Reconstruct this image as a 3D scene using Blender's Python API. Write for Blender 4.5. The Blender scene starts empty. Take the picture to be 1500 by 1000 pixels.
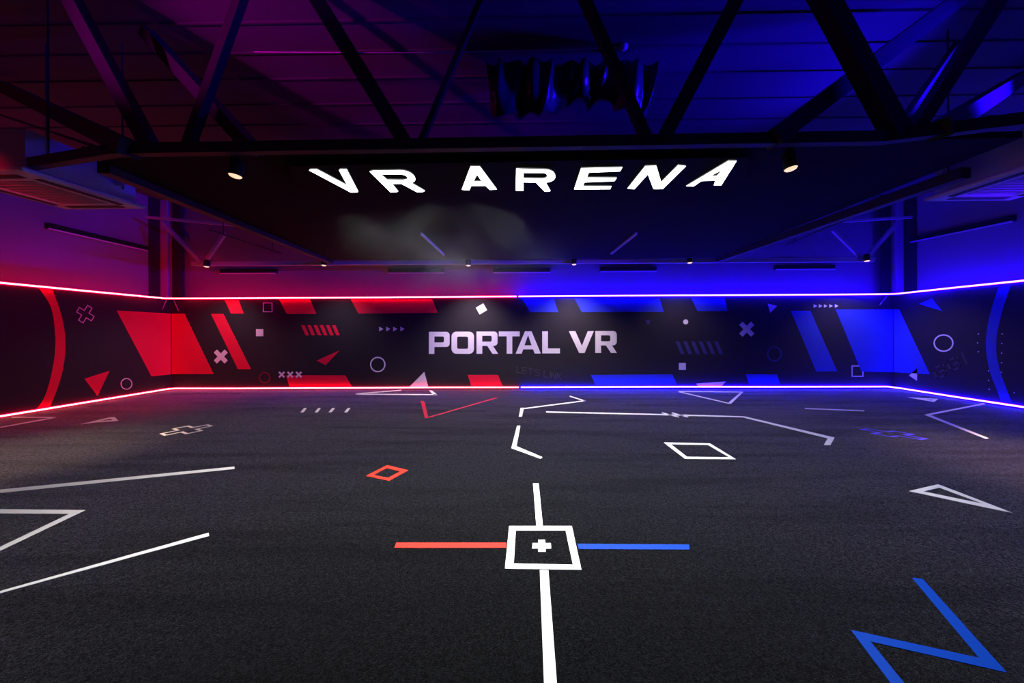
import bpy, bmesh, math, random
from mathutils import Vector, Matrix, Quaternion
from mathutils.geometry import tessellate_polygon

S = bpy.context.scene
C = S.collection
random.seed(7)

# ------------------------------------------------------------------ camera model (1500 x 1000)
F_PX, PPX, PPY, EYE = 500.0, 775.0, 484.0, Vector((0, 0, 1.58))
YAW, ROLL = 0.014, 0.0042
fwd = Vector((-math.sin(YAW), math.cos(YAW), 0))
rt0 = Vector((math.cos(YAW), math.sin(YAW), 0))
up0 = Vector((0, 0, 1))
rt = rt0 * math.cos(ROLL) - up0 * math.sin(ROLL)
up = up0 * math.cos(ROLL) + rt0 * math.sin(ROLL)


def ray(px, py):
    return fwd + rt * ((px - PPX) / F_PX) + up * ((PPY - py) / F_PX)


class Plane:
    """A real plane of the room; uv frame plus the normal that faces into the room."""
    def __init__(self, o, u, v, n):
        self.o, self.u, self.v, self.n = Vector(o), Vector(u), Vector(v), Vector(n)

    def hit(self, p, off=0.0):
        d = ray(*p)
        o = self.o + self.n * off
        return EYE + d * ((o - EYE).dot(self.n) / d.dot(self.n))

    def uv(self, p, off=0.0):
        w = self.hit(p, off) - self.o
        return Vector((w.dot(self.u), w.dot(self.v)))

    def at(self, uv, off):
        return self.o + self.u * uv[0] + self.v * uv[1] + self.n * off


DEPTH = 9.2
BACK = Plane((0, DEPTH, 0), (1, 0, 0), (0, 0, 1), (0, -1, 0))
XL = BACK.hit((251, 500)).x
XR = BACK.hit((1309, 500)).x
LEFT = Plane((XL, 0, 0), (0, 1, 0), (0, 0, 1), (1, 0, 0))
RIGHT = Plane((XR, 0, 0), (0, 1, 0), (0, 0, 1), (-1, 0, 0))
FLOOR = Plane((0, 0, 0), (1, 0, 0), (0, 1, 0), (0, 0, 1))
Y0 = -4.0           # room end behind the camera
GAP = 0.35          # banners stand this far in front of the real walls
CEIL = 5.2


def level(z):
    return Plane((0, 0, z), (1, 0, 0), (0, 1, 0), (0, 0, -1))


# ------------------------------------------------------------------ materials
def mat(name, col, rough=0.6, metal=0.0, spec=0.5, emit=None, strength=0.0):
    m = bpy.data.materials.new(name)
    m.use_nodes = True
    b = m.node_tree.nodes['Principled BSDF']
    b.inputs['Base Color'].default_value = (*col, 1)
    b.inputs['Roughness'].default_value = rough
    b.inputs['Metallic'].default_value = metal
    b.inputs['Specular IOR Level'].default_value = spec
    if emit:
        b.inputs['Emission Color'].default_value = (*emit, 1)
        b.inputs['Emission Strength'].default_value = strength
    return m


def add_bump(m, scale, strength, dist=0.01, detail=3.0):
    nt = m.node_tree
    b = nt.nodes['Principled BSDF']
    tc = nt.nodes.new('ShaderNodeTexCoord')
    n = nt.nodes.new('ShaderNodeTexNoise')
    n.inputs['Scale'].default_value = scale
    n.inputs['Detail'].default_value = detail
    bp = nt.nodes.new('ShaderNodeBump')
    bp.inputs['Strength'].default_value = strength
    bp.inputs['Distance'].default_value = dist
    nt.links.new(tc.outputs['Object'], n.inputs['Vector'])
    nt.links.new(n.outputs['Fac'], bp.inputs['Height'])
    nt.links.new(bp.outputs['Normal'], b.inputs['Normal'])
    return m


def carpet():
    m = mat('carpet', (0.05, 0.05, 0.055), 0.95, spec=0.1)
    nt = m.node_tree
    N, L = nt.nodes, nt.links
    b = N['Principled BSDF']
    tc = N.new('ShaderNodeTexCoord')

    def noise(scale, detail, rough=0.6, vec=None):
        n = N.new('ShaderNodeTexNoise')
        n.inputs['Scale'].default_value = scale
        n.inputs['Detail'].default_value = detail
        n.inputs['Roughness'].default_value = rough
        L.new(vec or tc.outputs['Object'], n.inputs['Vector'])
        return n

    def ramp(src, a, ca, c, cc):
        r = N.new('ShaderNodeValToRGB')
        r.color_ramp.elements[0].position = a
        r.color_ramp.elements[0].color = (ca, ca, ca, 1)
        r.color_ramp.elements[1].position = c
        r.color_ramp.elements[1].color = (cc, cc, cc, 1)
        L.new(src, r.inputs['Fac'])
        return r

    def mul(a, c):
        x = N.new('ShaderNodeMix')
        x.data_type = 'RGBA'
        x.blend_type = 'MULTIPLY'
        x.inputs['Factor'].default_value = 1
        L.new(a, x.inputs['A'])
        L.new(c, x.inputs['B'])
        return x.outputs['Result']

    vor = N.new('ShaderNodeTexVoronoi')
    vor.inputs['Scale'].default_value = 125
    L.new(tc.outputs['Object'], vor.inputs['Vector'])
    sep = N.new('ShaderNodeSeparateColor')
    L.new(vor.outputs['Color'], sep.inputs['Color'])
    fleck = sep.outputs['Red']
    fine = noise(150, 2.0, 0.75)
    r1 = ramp(fleck, 0.15, FLOOR_DARK, 1.0, FLOOR_LIGHT)
    r5 = ramp(fleck, 0.0, 0.22, 0.85, 1.0)
    mid = noise(38, 3.0, 0.7)
    r2 = ramp(mid.outputs['Fac'], 0.3, 0.62, 0.7, 1.25)
    # worn, rippled pile: long soft streaks
    mp = N.new('ShaderNodeMapping')
    mp.inputs['Rotation'].default_value = (0, 0, math.radians(-38))
    mp.inputs['Scale'].default_value = (0.35, 3.2, 1)
    L.new(tc.outputs['Object'], mp.inputs['Vector'])
    st = noise(1.0, 3.0, 0.55, mp.outputs['Vector'])
    r3 = ramp(st.outputs['Fac'], 0.36, 0.72, 0.52, 1.05)
    big = noise(0.8, 2.0)
    r4 = ramp(big.outputs['Fac'], 0.3, 0.85, 0.7, 1.12)
    out = mul(mul(r1.outputs['Color'], r2.outputs['Color']), mul(r3.outputs['Color'], r4.outputs['Color']))
    tint = N.new('ShaderNodeMix')
    tint.data_type = 'RGBA'
    tint.blend_type = 'MULTIPLY'
    tint.inputs['Factor'].default_value = 1
    tint.inputs['B'].default_value = (0.93, 0.97, 1.12, 1)
    L.new(out, tint.inputs['A'])
    L.new(tint.outputs['Result'], b.inputs['Base Color'])
    bp = N.new('ShaderNodeBump')
    bp.inputs['Strength'].default_value = 0.6
    bp.inputs['Distance'].default_value = 0.006
    L.new(fine.outputs['Fac'], bp.inputs['Height'])
    L.new(bp.outputs['Normal'], b.inputs['Normal'])
    b.inputs['Sheen Weight'].default_value = FLOOR_SHEEN
    b.inputs['Sheen Roughness'].default_value = 0.28
    L.new(mul(mul(r5.outputs['Color'], r2.outputs['Color']), r3.outputs['Color']), b.inputs['Sheen Tint'])
    return m


# tunable light levels
FLOOR_DARK, FLOOR_LIGHT, FLOOR_SHEEN = 0.0004, 0.006, 1.0
SIGN_L = 5.0
RED = (17.0, 0.0, 0.5)
BLUE = (1.6, 0.0, 125.0)

M = {}
M['carpet'] = carpet()
M['wall'] = add_bump(mat('painted_wall', (0.24, 0.24, 0.25), 0.7, spec=0.3), 6, 0.15)
M['ceiling'] = add_bump(mat('roof_sheet', (0.10, 0.10, 0.105), 0.8, spec=0.15), 1.5, 0.3, 0.05)
M['seam'] = mat('roof_seam', (0.065, 0.065, 0.065), 0.8)
M['banner'] = add_bump(mat('banner_cloth_black', (0.018, 0.016, 0.022), 0.55, spec=0.35), 2.2, 0.25, 0.04)
_b = M['banner'].node_tree.nodes['Principled BSDF']
_b.inputs['Sheen Weight'].default_value = 0.07
_b.inputs['Sheen Roughness'].default_value = 0.4
M['red'] = add_bump(mat('print_red', (0.80, 0.008, 0.05), 0.6, spec=0.3), 2.2, 0.2, 0.04)
M['red_dim'] = mat('print_dark_red', (0.22, 0.01, 0.03), 0.6, spec=0.3)
M['blue'] = add_bump(mat('print_blue', (0.03, 0.05, 0.55), 0.6, spec=0.3), 2.2, 0.2, 0.04)
M['blue_dim'] = mat('print_dark_blue', (0.05, 0.05, 0.2), 0.6, spec=0.3)
M['white'] = mat('print_white', (0.8, 0.78, 0.8), 0.6, spec=0.3)
M['faint'] = mat('print_grey', (0.06, 0.055, 0.08), 0.6, spec=0.3)
M['tape_white'] = mat('tape_white', (0.9, 0.9, 0.9), 0.5, spec=0.3)
M['tape_red'] = mat('tape_red', (0.66, 0.036, 0.02), 0.5, spec=0.3)
M['tape_dark_red'] = mat('tape_crimson', (0.5, 0.01, 0.05), 0.5, spec=0.3)
M['tape_blue'] = mat('tape_blue', (0.0, 0.05, 0.42), 0.5, spec=0.3)
M['tape_light_blue'] = mat('tape_light_blue', (0.10, 0.09, 0.95), 0.5, spec=0.3)
M['steel'] = add_bump(mat('painted_steel', (0.03, 0.03, 0.034), 0.5, spec=0.3), 12, 0.1)
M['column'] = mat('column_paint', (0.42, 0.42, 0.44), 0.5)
M['black'] = mat('matt_black', (0.012, 0.012, 0.014), 0.7, spec=0.2)
M['panel'] = mat('black_board', (0.01, 0.01, 0.011), 0.85, spec=0.1)
M['signboard'] = mat('sign_board', (0.008, 0.008, 0.008), 0.8, spec=0.1)
M['plastic'] = mat('white_plastic', (0.62, 0.62, 0.62), 0.4)
M['grille'] = mat('grey_grille', (0.28, 0.28, 0.29), 0.5)
M['slot'] = mat('dark_slot', (0.02, 0.02, 0.02), 0.6)
M['cord'] = mat('grey_cord', (0.5, 0.5, 0.5), 0.6)
M['film'] = add_bump(mat('dark_film', (0.05, 0.05, 0.06), 0.25, spec=0.7), 5, 0.5, 0.05)
M['sign'] = mat('sign_light', (0.8, 0.8, 0.8), 0.4, emit=(0.985, 1.0, 0.95), strength=SIGN_L)
M['sign_side'] = mat('sign_edge', (0.3, 0.3, 0.3), 0.4, emit=(0.95, 1.0, 0.9), strength=0.12)
M['led_red'] = mat('led_red', (0.3, 0.3, 0.3), 0.4, emit=RED, strength=1)
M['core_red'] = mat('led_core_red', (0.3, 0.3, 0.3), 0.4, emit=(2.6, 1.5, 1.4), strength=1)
M['led_blue'] = mat('led_blue', (0.3, 0.3, 0.3), 0.4, emit=BLUE, strength=1)
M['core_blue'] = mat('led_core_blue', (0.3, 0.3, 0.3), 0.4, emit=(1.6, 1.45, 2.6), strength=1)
M['lens'] = mat('warm_lens', (0.8, 0.7, 0.6), 0.3, emit=(1.0, 0.66, 0.40), strength=1.2)


# ------------------------------------------------------------------ mesh helpers
class MB:
    def __init__(self):
        self.v, self.f = [], []

    def add(self, vs, fs):
        k = len(self.v)
        self.v += [Vector(p) for p in vs]
        self.f += [tuple(i + k for i in f) for f in fs]
        return self

    def box(self, lo, hi):
        x0, y0, z0 = lo
        x1, y1, z1 = hi
        return self.add([(x0, y0, z0), (x1, y0, z0), (x1, y1, z0), (x0, y1, z0), (x0, y0, z1), (x1, y0, z1), (x1, y1, z1), (x0, y1, z1)],
                        [(0, 3, 2, 1), (4, 5, 6, 7), (0, 1, 5, 4), (1, 2, 6, 5), (2, 3, 7, 6), (3, 0, 4, 7)])

    def bar(self, p, q, w, h=None, ref=(0, 0, 1)):
        """square-section bar from p to q"""
        h = h or w
        p, q = Vector(p), Vector(q)
        d = (q - p).normalized()
        r = Vector(ref)
        if abs(d.dot(r)) > 0.97:
            r = Vector((0, 1, 0))
        s = d.cross(r).normalized()
        t = s.cross(d).normalized()
        o = [s * (a * w / 2) + t * (b * h / 2) for a, b in ((-1, -1), (1, -1), (1, 1), (-1, 1))]
        return self.add([p + k for k in o] + [q + k for k in o],
                        [(0, 1, 2, 3), (7, 6, 5, 4), (0, 4, 5, 1), (1, 5, 6, 2), (2, 6, 7, 3), (3, 7, 4, 0)])

    def tube(self, pts, r, n=8):
        pts = [Vector(p) for p in pts]
        rings = []
        for i, p in enumerate(pts):
            a = pts[max(i - 1, 0)]
            b = pts[min(i + 1, len(pts) - 1)]
            d = (b - a).normalized()
            ref = Vector((0, 0, 1)) if abs(d.z) < 0.9 else Vector((1, 0, 0))
            s = d.cross(ref).normalized()
            t = s.cross(d)
            rings.append([p + s * (r * math.cos(2 * math.pi * k / n)) + t * (r * math.sin(2 * math.pi * k / n)) for k in range(n)])
        vs = [v for g in rings for v in g]
        fs = []
        for i in range(len(pts) - 1):
            for k in range(n):
                fs.append((i * n + k, i * n + (k + 1) % n, (i + 1) * n + (k + 1) % n, (i + 1) * n + k))
        fs.append(tuple(range(n - 1, -1, -1)))
        fs.append(tuple((len(pts) - 1) * n + k for k in range(n)))
        return self.add(vs, fs)

    def lathe(self, prof, n=24):
        """profile of (radius, z) turned about z, capped at both ends"""
        vs, fs = [], []
        for r, z in prof:
            vs += [(r * math.cos(2 * math.pi * k / n), r * math.sin(2 * math.pi * k / n), z) for k in range(n)]
        for i in range(len(prof) - 1):
            for k in range(n):
                fs.append((i * n + k, i * n + (k + 1) % n, (i + 1) * n + (k + 1) % n, (i + 1) * n + k))
        fs.append(tuple(range(n - 1, -1, -1)))
        fs.append(tuple((len(prof) - 1) * n + k for k in range(n)))
        return self.add(vs, fs)

    def prism(self, plane, loops, off, thick):
        """loops: outer outline then holes, in the photo's pixels, laid on the plane and given thickness"""
        uv = [[plane.uv(p, off + thick) for p in lp] for lp in loops]
        return self.prism_uv(plane, uv, off, thick)

    def prism_uv(self, plane, uv, off, thick):
        flat = [p for lp in uv for p in lp]
        tris = tessellate_polygon([[Vector((p[0], p[1], 0)) for p in lp] for lp in uv])
        n = len(flat)
        vs = [plane.at(p, off) for p in flat] + [plane.at(p, off + thick) for p in flat]
        fs = []
        for t in tris:
            fs.append((t[0], t[2], t[1]))
            fs.append((t[0] + n, t[1] + n, t[2] + n))
        k = 0
        for lp in uv:
            m = len(lp)
            for i in range(m):
                a, b = k + i, k + (i + 1) % m
                fs.append((a, b, b + n, a + n))
            k += m
        return self.add(vs, fs)

    def build(self, name, m, parent=None, origin=None, smooth=False, local=False):
        if parent is not None and not local:
            o = Vector(parent['_o'])
        elif local:
            o = Vector((0, 0, 0))
        else:
            if origin is None:
                xs = [p.x for p in self.v]; ys = [p.y for p in self.v]; zs = [p.z for p in self.v]
                origin = ((min(xs) + max(xs)) / 2, (min(ys) + max(ys)) / 2, min(zs))
            o = Vector(origin)
        me = bpy.data.meshes.new(name)
        me.from_pydata([tuple(p - o) for p in self.v], [], self.f)
        bm = bmesh.new()
        bm.from_mesh(me)
        bmesh.ops.recalc_face_normals(bm, faces=bm.faces)
        bm.to_mesh(me)
        bm.free()
        if smooth:
            for p in me.polygons:
                p.use_smooth = True
        me.materials.append(m)
        ob = bpy.data.objects.new(name, me)
        C.objects.link(ob)
        if parent is not None:
            ob.parent = parent
        elif not local:
            ob.location = o
            ob['_o'] = tuple(o)
        return ob


def tag(o, label, cat, group=None, kind=None):
    o['label'] = label
    o['category'] = cat
    if group:
        o['group'] = group
    o['kind'] = kind or 'thing'
    return o


def thing(name, loc, label, cat, group=None):
    o = bpy.data.objects.new(name, None)
    o.empty_display_size = 0.2
    C.objects.link(o)
    o.location = loc
    o['_o'] = tuple(loc)
    return tag(o, label, cat, group)


def struct(o):
    o['kind'] = 'structure'
    return o


# pixel outline helpers
def seg(p, q, w):
    p, q = Vector(p), Vector(q)
    d = (q - p).normalized()
    n = Vector((-d.y, d.x)) * (w / 2)
    return [tuple(p + n), tuple(q + n), tuple(q - n), tuple(p - n)]


def ring(cx, cy, rx, ry, t, n=40):
    a = [(cx + rx * math.cos(2 * math.pi * k / n), cy + ry * math.sin(2 * math.pi * k / n)) for k in range(n)]
    b = [(cx + (rx - t) * math.cos(2 * math.pi * k / n), cy + (ry - t) * math.sin(2 * math.pi * k / n)) for k in range(n)]
    return [a, b]


def disc(cx, cy, r, n=20):
    return [[(cx + r * math.cos(2 * math.pi * k / n), cy + r * math.sin(2 * math.pi * k / n)) for k in range(n)]]


def cross(cx, cy, arm, half, deg):
    pts = [(-half, -arm), (half, -arm), (half, -half), (arm, -half), (arm, half), (half, half), (half, arm), (-half, arm),
           (-half, half), (-arm, half), (-arm, -half), (-half, -half)]
    c, s = math.cos(math.radians(deg)), math.sin(math.radians(deg))
    return [(cx + x * c - y * s, cy + x * s + y * c) for x, y in pts]


def rrect(x0, y0, x1, y1, r, n=5, corners=(1, 1, 1, 1)):
    """rounded rectangle; corners in the order top-left, top-right, bottom-right, bottom-left"""
    out = []
    spec = [(x0, y0, 180, 1, 1), (x1, y0, 270, -1, 1), (x1, y1, 0, -1, -1), (x0, y1, 90, 1, -1)]
    for (x, y, a0, sx, sy), on in zip(spec, corners):
        if not on or r <= 0:
            out.append((x, y))
            continue
        for k in range(n + 1):
            a = math.radians(a0 + 90 * k / n)
            out.append((x + sx * r + r * math.cos(a), y + sy * r + r * math.sin(a)))
    return out


def bez(p0, p1, p2, n=8):
    return [((1 - t) ** 2 * p0[0] + 2 * t * (1 - t) * p1[0] + t * t * p2[0],
             (1 - t) ** 2 * p0[1] + 2 * t * (1 - t) * p1[1] + t * t * p2[1]) for t in [k / n for k in range(n + 1)]]


# ------------------------------------------------------------------ the room
WL, WR, WB = XL - GAP, XR + GAP, DEPTH + GAP
struct(MB().box((WL - 0.2, Y0 - 0.2, -0.12), (WR + 0.2, WB + 0.2, 0)).build('floor', M['carpet'], origin=(0, 0, 0)))
struct(MB().box((WL - 0.2, Y0, 0), (WL, WB, CEIL)).build('wall_left', M['wall']))
struct(MB().box((WR, Y0, 0), (WR + 0.2, WB, CEIL)).build('wall_right', M['wall']))
struct(MB().box((WL - 0.2, WB, 0), (WR + 0.2, WB + 0.2, CEIL)).build('wall_back', M['wall']))
struct(MB().box((WL - 0.2, Y0 - 0.2, 0), (WR + 0.2, Y0, CEIL)).build('wall_front', M['panel']))
struct(MB().box((WL - 0.2, Y0 - 0.2, CEIL), (WR + 0.2, WB + 0.2, CEIL + 0.15)).build('ceiling', M['ceiling']))
for i, (py, tilt) in enumerate(((28, 0), (73, 0), (112, 0), (150, 0), (180, 0))):
    y = level(CEIL).hit((600, py)).y
    struct(MB().box((WL, y - 0.012, CEIL - 0.02), (WR, y + 0.012, CEIL)).build('trim_%d' % (i + 1), M['seam']))

# ------------------------------------------------------------------ printed wall banners
BT = 2.46     # banner height


def banner_mesh(plane, u0, u1):
    return MB().prism_uv(plane, [[Vector((u0, 0.0)), Vector((u1, 0.0)), Vector((u1, BT)), Vector((u0, BT))]], -0.03, 0.03)


bb = tag(banner_mesh(BACK, XL, XR).build('banner', M['banner']),
         'long black printed banner along the far wall with large white lettering', 'banner', 'printed wall banners')
bl = tag(banner_mesh(LEFT, Y0 + 0.05, DEPTH - 0.002).build('banner', M['banner']),
         'black printed banner on the left wall with a red arc and red triangle', 'banner', 'printed wall banners')
br = tag(banner_mesh(RIGHT, Y0 + 0.05, DEPTH - 0.002).build('banner', M['banner']),
         'black printed banner on the right wall with a blue arc and pink ring', 'banner', 'printed wall banners')


def deco(par, plane, name, m, shapes, label=None, off=0.0, t=0.004):
    """one printed shape on a banner: shapes is a list of [outline, hole, ...]"""
    b = MB()
    for lp in shapes:
        b.prism(plane, lp, off, t)
    o = b.build(name, M[m], par)
    if label:
        o['label'] = label
    return o


def db(name, m, *shapes, label=None, off=0.0):
    return deco(bb, BACK, name, m, list(shapes), label, off)


def dl(name, m, *shapes, label=None):
    return deco(bl, LEFT, name, m, list(shapes), label)


def dr(name, m, *shapes, label=None):
    return deco(br, RIGHT, name, m, list(shapes), label)


# red half of the far banner
db('corner_block', 'red', [[(251.5, 459.3), (270, 459.3), (312.5, 547.5), (251.5, 547.5)]], label='red slanted block at the left corner')
db('slanted_bar', 'red', [[(309, 459.5), (327, 459.5), (367.5, 540.5), (348.5, 540.5)]], label='red slanted bar')
db('edge_block', 'red', [[(329, 438.5), (349, 438.5), (357, 459), (338, 459)]], label='red slanted block')
db('square_outline', 'white', [[(385, 443), (399, 443), (399, 457), (385, 457)], [(386.2, 444.2), (397.8, 444.2), (397.8, 455.8), (386.2, 455.8)]], label='white square outline')
db('square', 'white', [[(375, 482), (385.6, 482), (385.6, 492.3), (375, 492.3)]], label='white square')
db('cross', 'white', [cross(323.3, 522, 11.2, 3.2, 45)], label='white cross')
db('ring', 'red_dim', ring(387.5, 553, 8.2, 8.2, 1.5), label='dark red ring')
for x in (412.5, 425, 437.5):
    db('small_cross', 'white', [cross(x, 548.5, 5.4, 1.25, 45)], off=0.004, label='small white cross')
db('edge_block', 'red', [[(409, 438.5), (454, 438.5), (463, 459.5), (420, 459.5)]], label='red slanted block')
for k in range(6):
    x = 441 + 9.05 * k
    db('hatch_bar', 'red', [[(x, 476), (x + 5, 476), (x + 11.5, 491), (x + 6.5, 491)]], label='short red slanted bar')
db('dart', 'red', [[(463.5, 528), (497.5, 513), (477, 534.5)]], label='red dart')
db('edge_block', 'red', [[(419, 549.5), (506, 549.5), (516, 567.5), (424.5, 567.5)]], label='red slanted block')
for x in (555.5, 565.7, 576, 586.5):
    db('arrowhead', 'white', [[(x, 478.3), (x + 6, 481.7), (x, 485.2)]], label='small white arrowhead')
db('ring', 'white', ring(553.3, 533.7, 11.3, 11.3, 1.8), label='white ring')
db('triangle', 'white', [[(598.5, 567.5), (621.5, 544.5), (627.5, 567.5)]], label='white triangle')
db('edge_block', 'red', [[(514, 438.5), (633, 438.5), (641, 458), (525, 459)]], label='red slanted block')
db('edge_block', 'red', [[(685, 549), (729.6, 549), (737, 567.5), (691.5, 567.5)]], label='red slanted block')
db('tilted_square', 'white', [[(697, 450.5), (708, 444), (713.6, 454), (702.5, 460.5)]], label='white tilted square')
# blue half
db('edge_block', 'blue', [[(765, 437), (811, 437), (818, 457), (776, 457)]], label='blue slanted block')
db('edge_block', 'blue', [[(842, 437), (966, 437), (972.5, 456.7), (852, 457)]], label='blue slanted block')
db('edge_block', 'blue', [[(1012, 435), (1061, 435), (1066, 455.5), (1021.6, 455.5)]], label='blue slanted block')
db('arrowhead', 'blue_dim', [[(945.5, 469), (953.5, 469.5), (949, 476)]], label='small dark blue arrowhead')
db('dot', 'white', disc(1004.5, 471.3, 3.7), label='white dot')
for k in range(6):
    x = 989.5 + 11.3 * k
    db('hatch_bar', 'blue_dim', [[(x, 500), (x + 5.5, 500), (x + 13.3, 518.5), (x + 7.8, 518.5)]], label='short blue slanted bar')
db('square', 'white', [[(994.5, 531.3), (1004.7, 531.3), (1004.7, 541.5), (994.5, 541.5)]], label='white square')
db('cross', 'white', [cross(1094, 482, 12.2, 3.4, 45)], label='white cross')
db('flat_wedge', 'white', [[(1019.7, 561.7), (1063.3, 558.5), (1055.5, 567), (1024, 567)]], label='white wedge')
db('edge_block', 'blue', [[(865.6, 549), (985, 548), (993, 567), (874, 567)]], label='blue slanted block')
db('edge_block', 'blue', [[(1092.5, 548), (1138, 548), (1143.5, 566), (1099, 566)]], label='blue slanted block')
db('triangle', 'white', [[(1124.7, 444.5), (1138.6, 448), (1128.3, 458)]], label='white triangle')
for x in (1192, 1199.7, 1207, 1215, 1223):
    db('arrowhead', 'white', [[(x, 445.4), (x + 5, 448), (x, 450.6)]], label='small white arrowhead')
db('slanted_bar', 'blue', [[(1158.5, 455), (1187, 455), (1226.5, 543.5), (1196, 544)]], label='blue slanted bar')
db('ring', 'blue_dim', ring(1134.5, 518.3, 11, 11, 2.0), label='dark blue ring')
db('square_outline', 'white', [seg((1247.5, 535.8), (1258.5, 535.8), 1.6)], [seg((1248.3, 535), (1248.3, 551.8), 1.6)],
   [seg((1247.5, 551), (1265, 551), 1.6)], [seg((1264.2, 544), (1264.2, 551.8), 1.6)], label='broken white square outline', off=0.004)
db('corner_block', 'blue', [[(1224, 453), (1308.5, 453), (1308.5, 545), (1262, 544)]], label='blue slanted block at the right corner')


# the large lettering
def bowl(x0, x1, y0, y1, cx0, cx1, cy0, cy1, r=5.0, ri=2.0):
    return rrect(x0, y0, x1, y1, r, corners=(0, 1, 1, 0)), rrect(cx0, cy0, cx1, cy1, ri, corners=(0, 1, 1, 0))


def arc_tr(x, y, r, n=5):
    return [(x - r + r * math.sin(math.pi / 2 * k / n), y + r - r * math.cos(math.pi / 2 * k / n)) for k in range(n + 1)]


def arc_br(x, y, r, n=5):
    return [(x - r + r * math.cos(math.pi / 2 * k / n), y - r + r * math.sin(math.pi / 2 * k / n)) for k in range(n + 1)]


P = [(628.2, 485.8)] + arc_tr(658.6, 485.8, 5) + arc_br(658.6, 508, 5) + [(636.2, 508), (636.2, 518.1), (628.2, 518.1)]
Ph = rrect(636.2, 492.6, 650.3, 501.4, 2, corners=(0, 1, 1, 0))
O = rrect(661.4, 485.6, 694.3, 518, 7)
Oh = rrect(669.5, 492.8, 685.7, 510.8, 2.5)
R1 = [(698, 485.5)] + arc_tr(728.8, 485.5, 5) + arc_br(728.8, 506.3, 5) + [(722.2, 506.5), (729.6, 518), (721.3, 518), (713.8, 506.5), (706.4, 506.5), (706.4, 518), (698, 518)]
R1h = rrect(706.4, 491.6, 720.2, 500.2, 2, corners=(0, 1, 1, 0))
T = [(730.7, 485.3), (761.2, 485.3), (761.2, 492.4), (750.4, 492.4), (750.4, 517.9), (742.2, 517.9), (742.2, 492.4), (730.7, 492.4)]
A = [(755.4, 517.8), (769, 485.1), (778.6, 485.1), (792.2, 517.6), (783.2, 517.6), (780.9, 511.4), (766.5, 511.4), (764.2, 517.8)]
Ah = [(768.2, 505.6), (773.6, 490.6), (778.7, 505.6)]
Lt = [(794.2, 485), (802.6, 485), (802.6, 510.2), (820.2, 510.2), (820.2, 517.4), (794.2, 517.4)]
V = [(833.3, 484.9), (842.8, 484.9), (852.4, 506.3), (861, 484.9), (869.8, 484.9), (856.3, 516.9), (848.4, 516.9)]
R2 = [(872, 484.7)] + arc_tr(903.4, 484.7, 5) + arc_br(903.4, 505.6, 5) + [(896.5, 505.8), (903.7, 516.8), (895, 516.8), (887.7, 505.8), (880.5, 505.8), (880.5, 516.8), (872, 516.8)]
R2h = rrect(880.5, 491, 894, 499.7, 2, corners=(0, 1, 1, 0))
for lp in ([P, Ph], [O, Oh], [R1, R1h], [T], [A, Ah], [Lt], [V], [R2, R2h]):
    db('letter', 'white', lp, label='white capital letter')

# faint slogans, drawn as strokes
GLY = {
    'L': [[(0, 0), (0, 1), (0.7, 1)]],
    'E': [[(0.7, 0), (0, 0), (0, 1), (0.7, 1)], [(0, 0.5), (0.6, 0.5)]],
    'T': [[(0, 0), (0.8, 0)], [(0.4, 0), (0.4, 1)]],
    "'": [[(0.1, 0), (0.05, 0.3)]],
    'S': [[(0.7, 0.05), (0.1, 0), (0, 0.25), (0.1, 0.48), (0.65, 0.52), (0.72, 0.78), (0.6, 1), (0, 0.97)]],
    'I': [[(0.1, 0), (0.1, 1)]],
    'N': [[(0, 1), (0, 0), (0.7, 1), (0.7, 0)]],
    'K': [[(0, 0), (0, 1)], [(0.65, 0), (0.02, 0.55)], [(0.2, 0.42), (0.7, 1)]],
    'G': [[(0.8, 0.12), (0.65, 0), (0.15, 0), (0, 0.15), (0, 0.85), (0.15, 1), (0.65, 1), (0.8, 0.85), (0.8, 0.52), (0.42, 0.52)]],
    '!': [[(0.1, 0), (0.1, 0.68)], [(0.1, 0.86), (0.1, 1)]],
}


def strokes(text, origin, dx, dy, adv, w, kern=None):
    """strokes of a word: dx, dy are the pixel vectors of one glyph height across and down"""
    out, x = [], 0.0
    for ch in text:
        if ch == ' ':
            x += 0.5
            continue
        for pl in GLY[ch]:
            q = [(origin[0] + (x + a) * dx[0] + b * dy[0], origin[1] + (x + a) * dx[1] + b * dy[1]) for a, b in pl]
            for i in range(len(q) - 1):
                d = (Vector(q[i + 1]) - Vector(q[i])).normalized() * (w * 0.45)
                out.append([seg(Vector(q[i]) - d, Vector(q[i + 1]) + d, w)])
        x += (0.35 if ch in "'!I" else adv)
    return out


deco(bb, BACK, 'slogan', 'faint', strokes("LET'S LINK", (757.5, 536.5), (8.2, 1.35), (-0.6, 8.6), 1.0, 1.2), label='faint grey slanted slogan')
deco(br, RIGHT, 'slogan', 'faint', strokes('GG!', (1366, 541), (18.5, -10), (6.6, 14.5), 1.12, 2.6), label='faint grey slanted slogan')

# left banner
dl('corner_block', 'red', [[(171, 454.6), (250.4, 459.2), (250.4, 548), (222, 551)]], label='red slanted block at the corner')
arcL = [(56, 420), (75, 450), (81, 487), (80.8, 515), (75, 550), (66, 580), (53, 600.5)]
arcR = [(70, 601), (80, 580), (90, 550), (95.3, 520), (95.5, 495), (93, 475), (86.5, 450), (75.5, 421.5)]


def smooth(pts, n=4):
    out = []
    for i in range(len(pts) - 1):
        p0 = pts[max(i - 1, 0)]; p1 = pts[i]; p2 = pts[i + 1]; p3 = pts[min(i + 2, len(pts) - 1)]
        for k in range(n):
            t = k / n
            out.append(tuple(0.5 * (2 * p1[j] + (p2[j] - p0[j]) * t + (2 * p0[j] - 5 * p1[j] + 4 * p2[j] - p3[j]) * t * t
                                    + (3 * p1[j] - p0[j] - 3 * p2[j] + p3[j]) * t ** 3) for j in (0, 1)))
    out.append(pts[-1])
    return out


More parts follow.
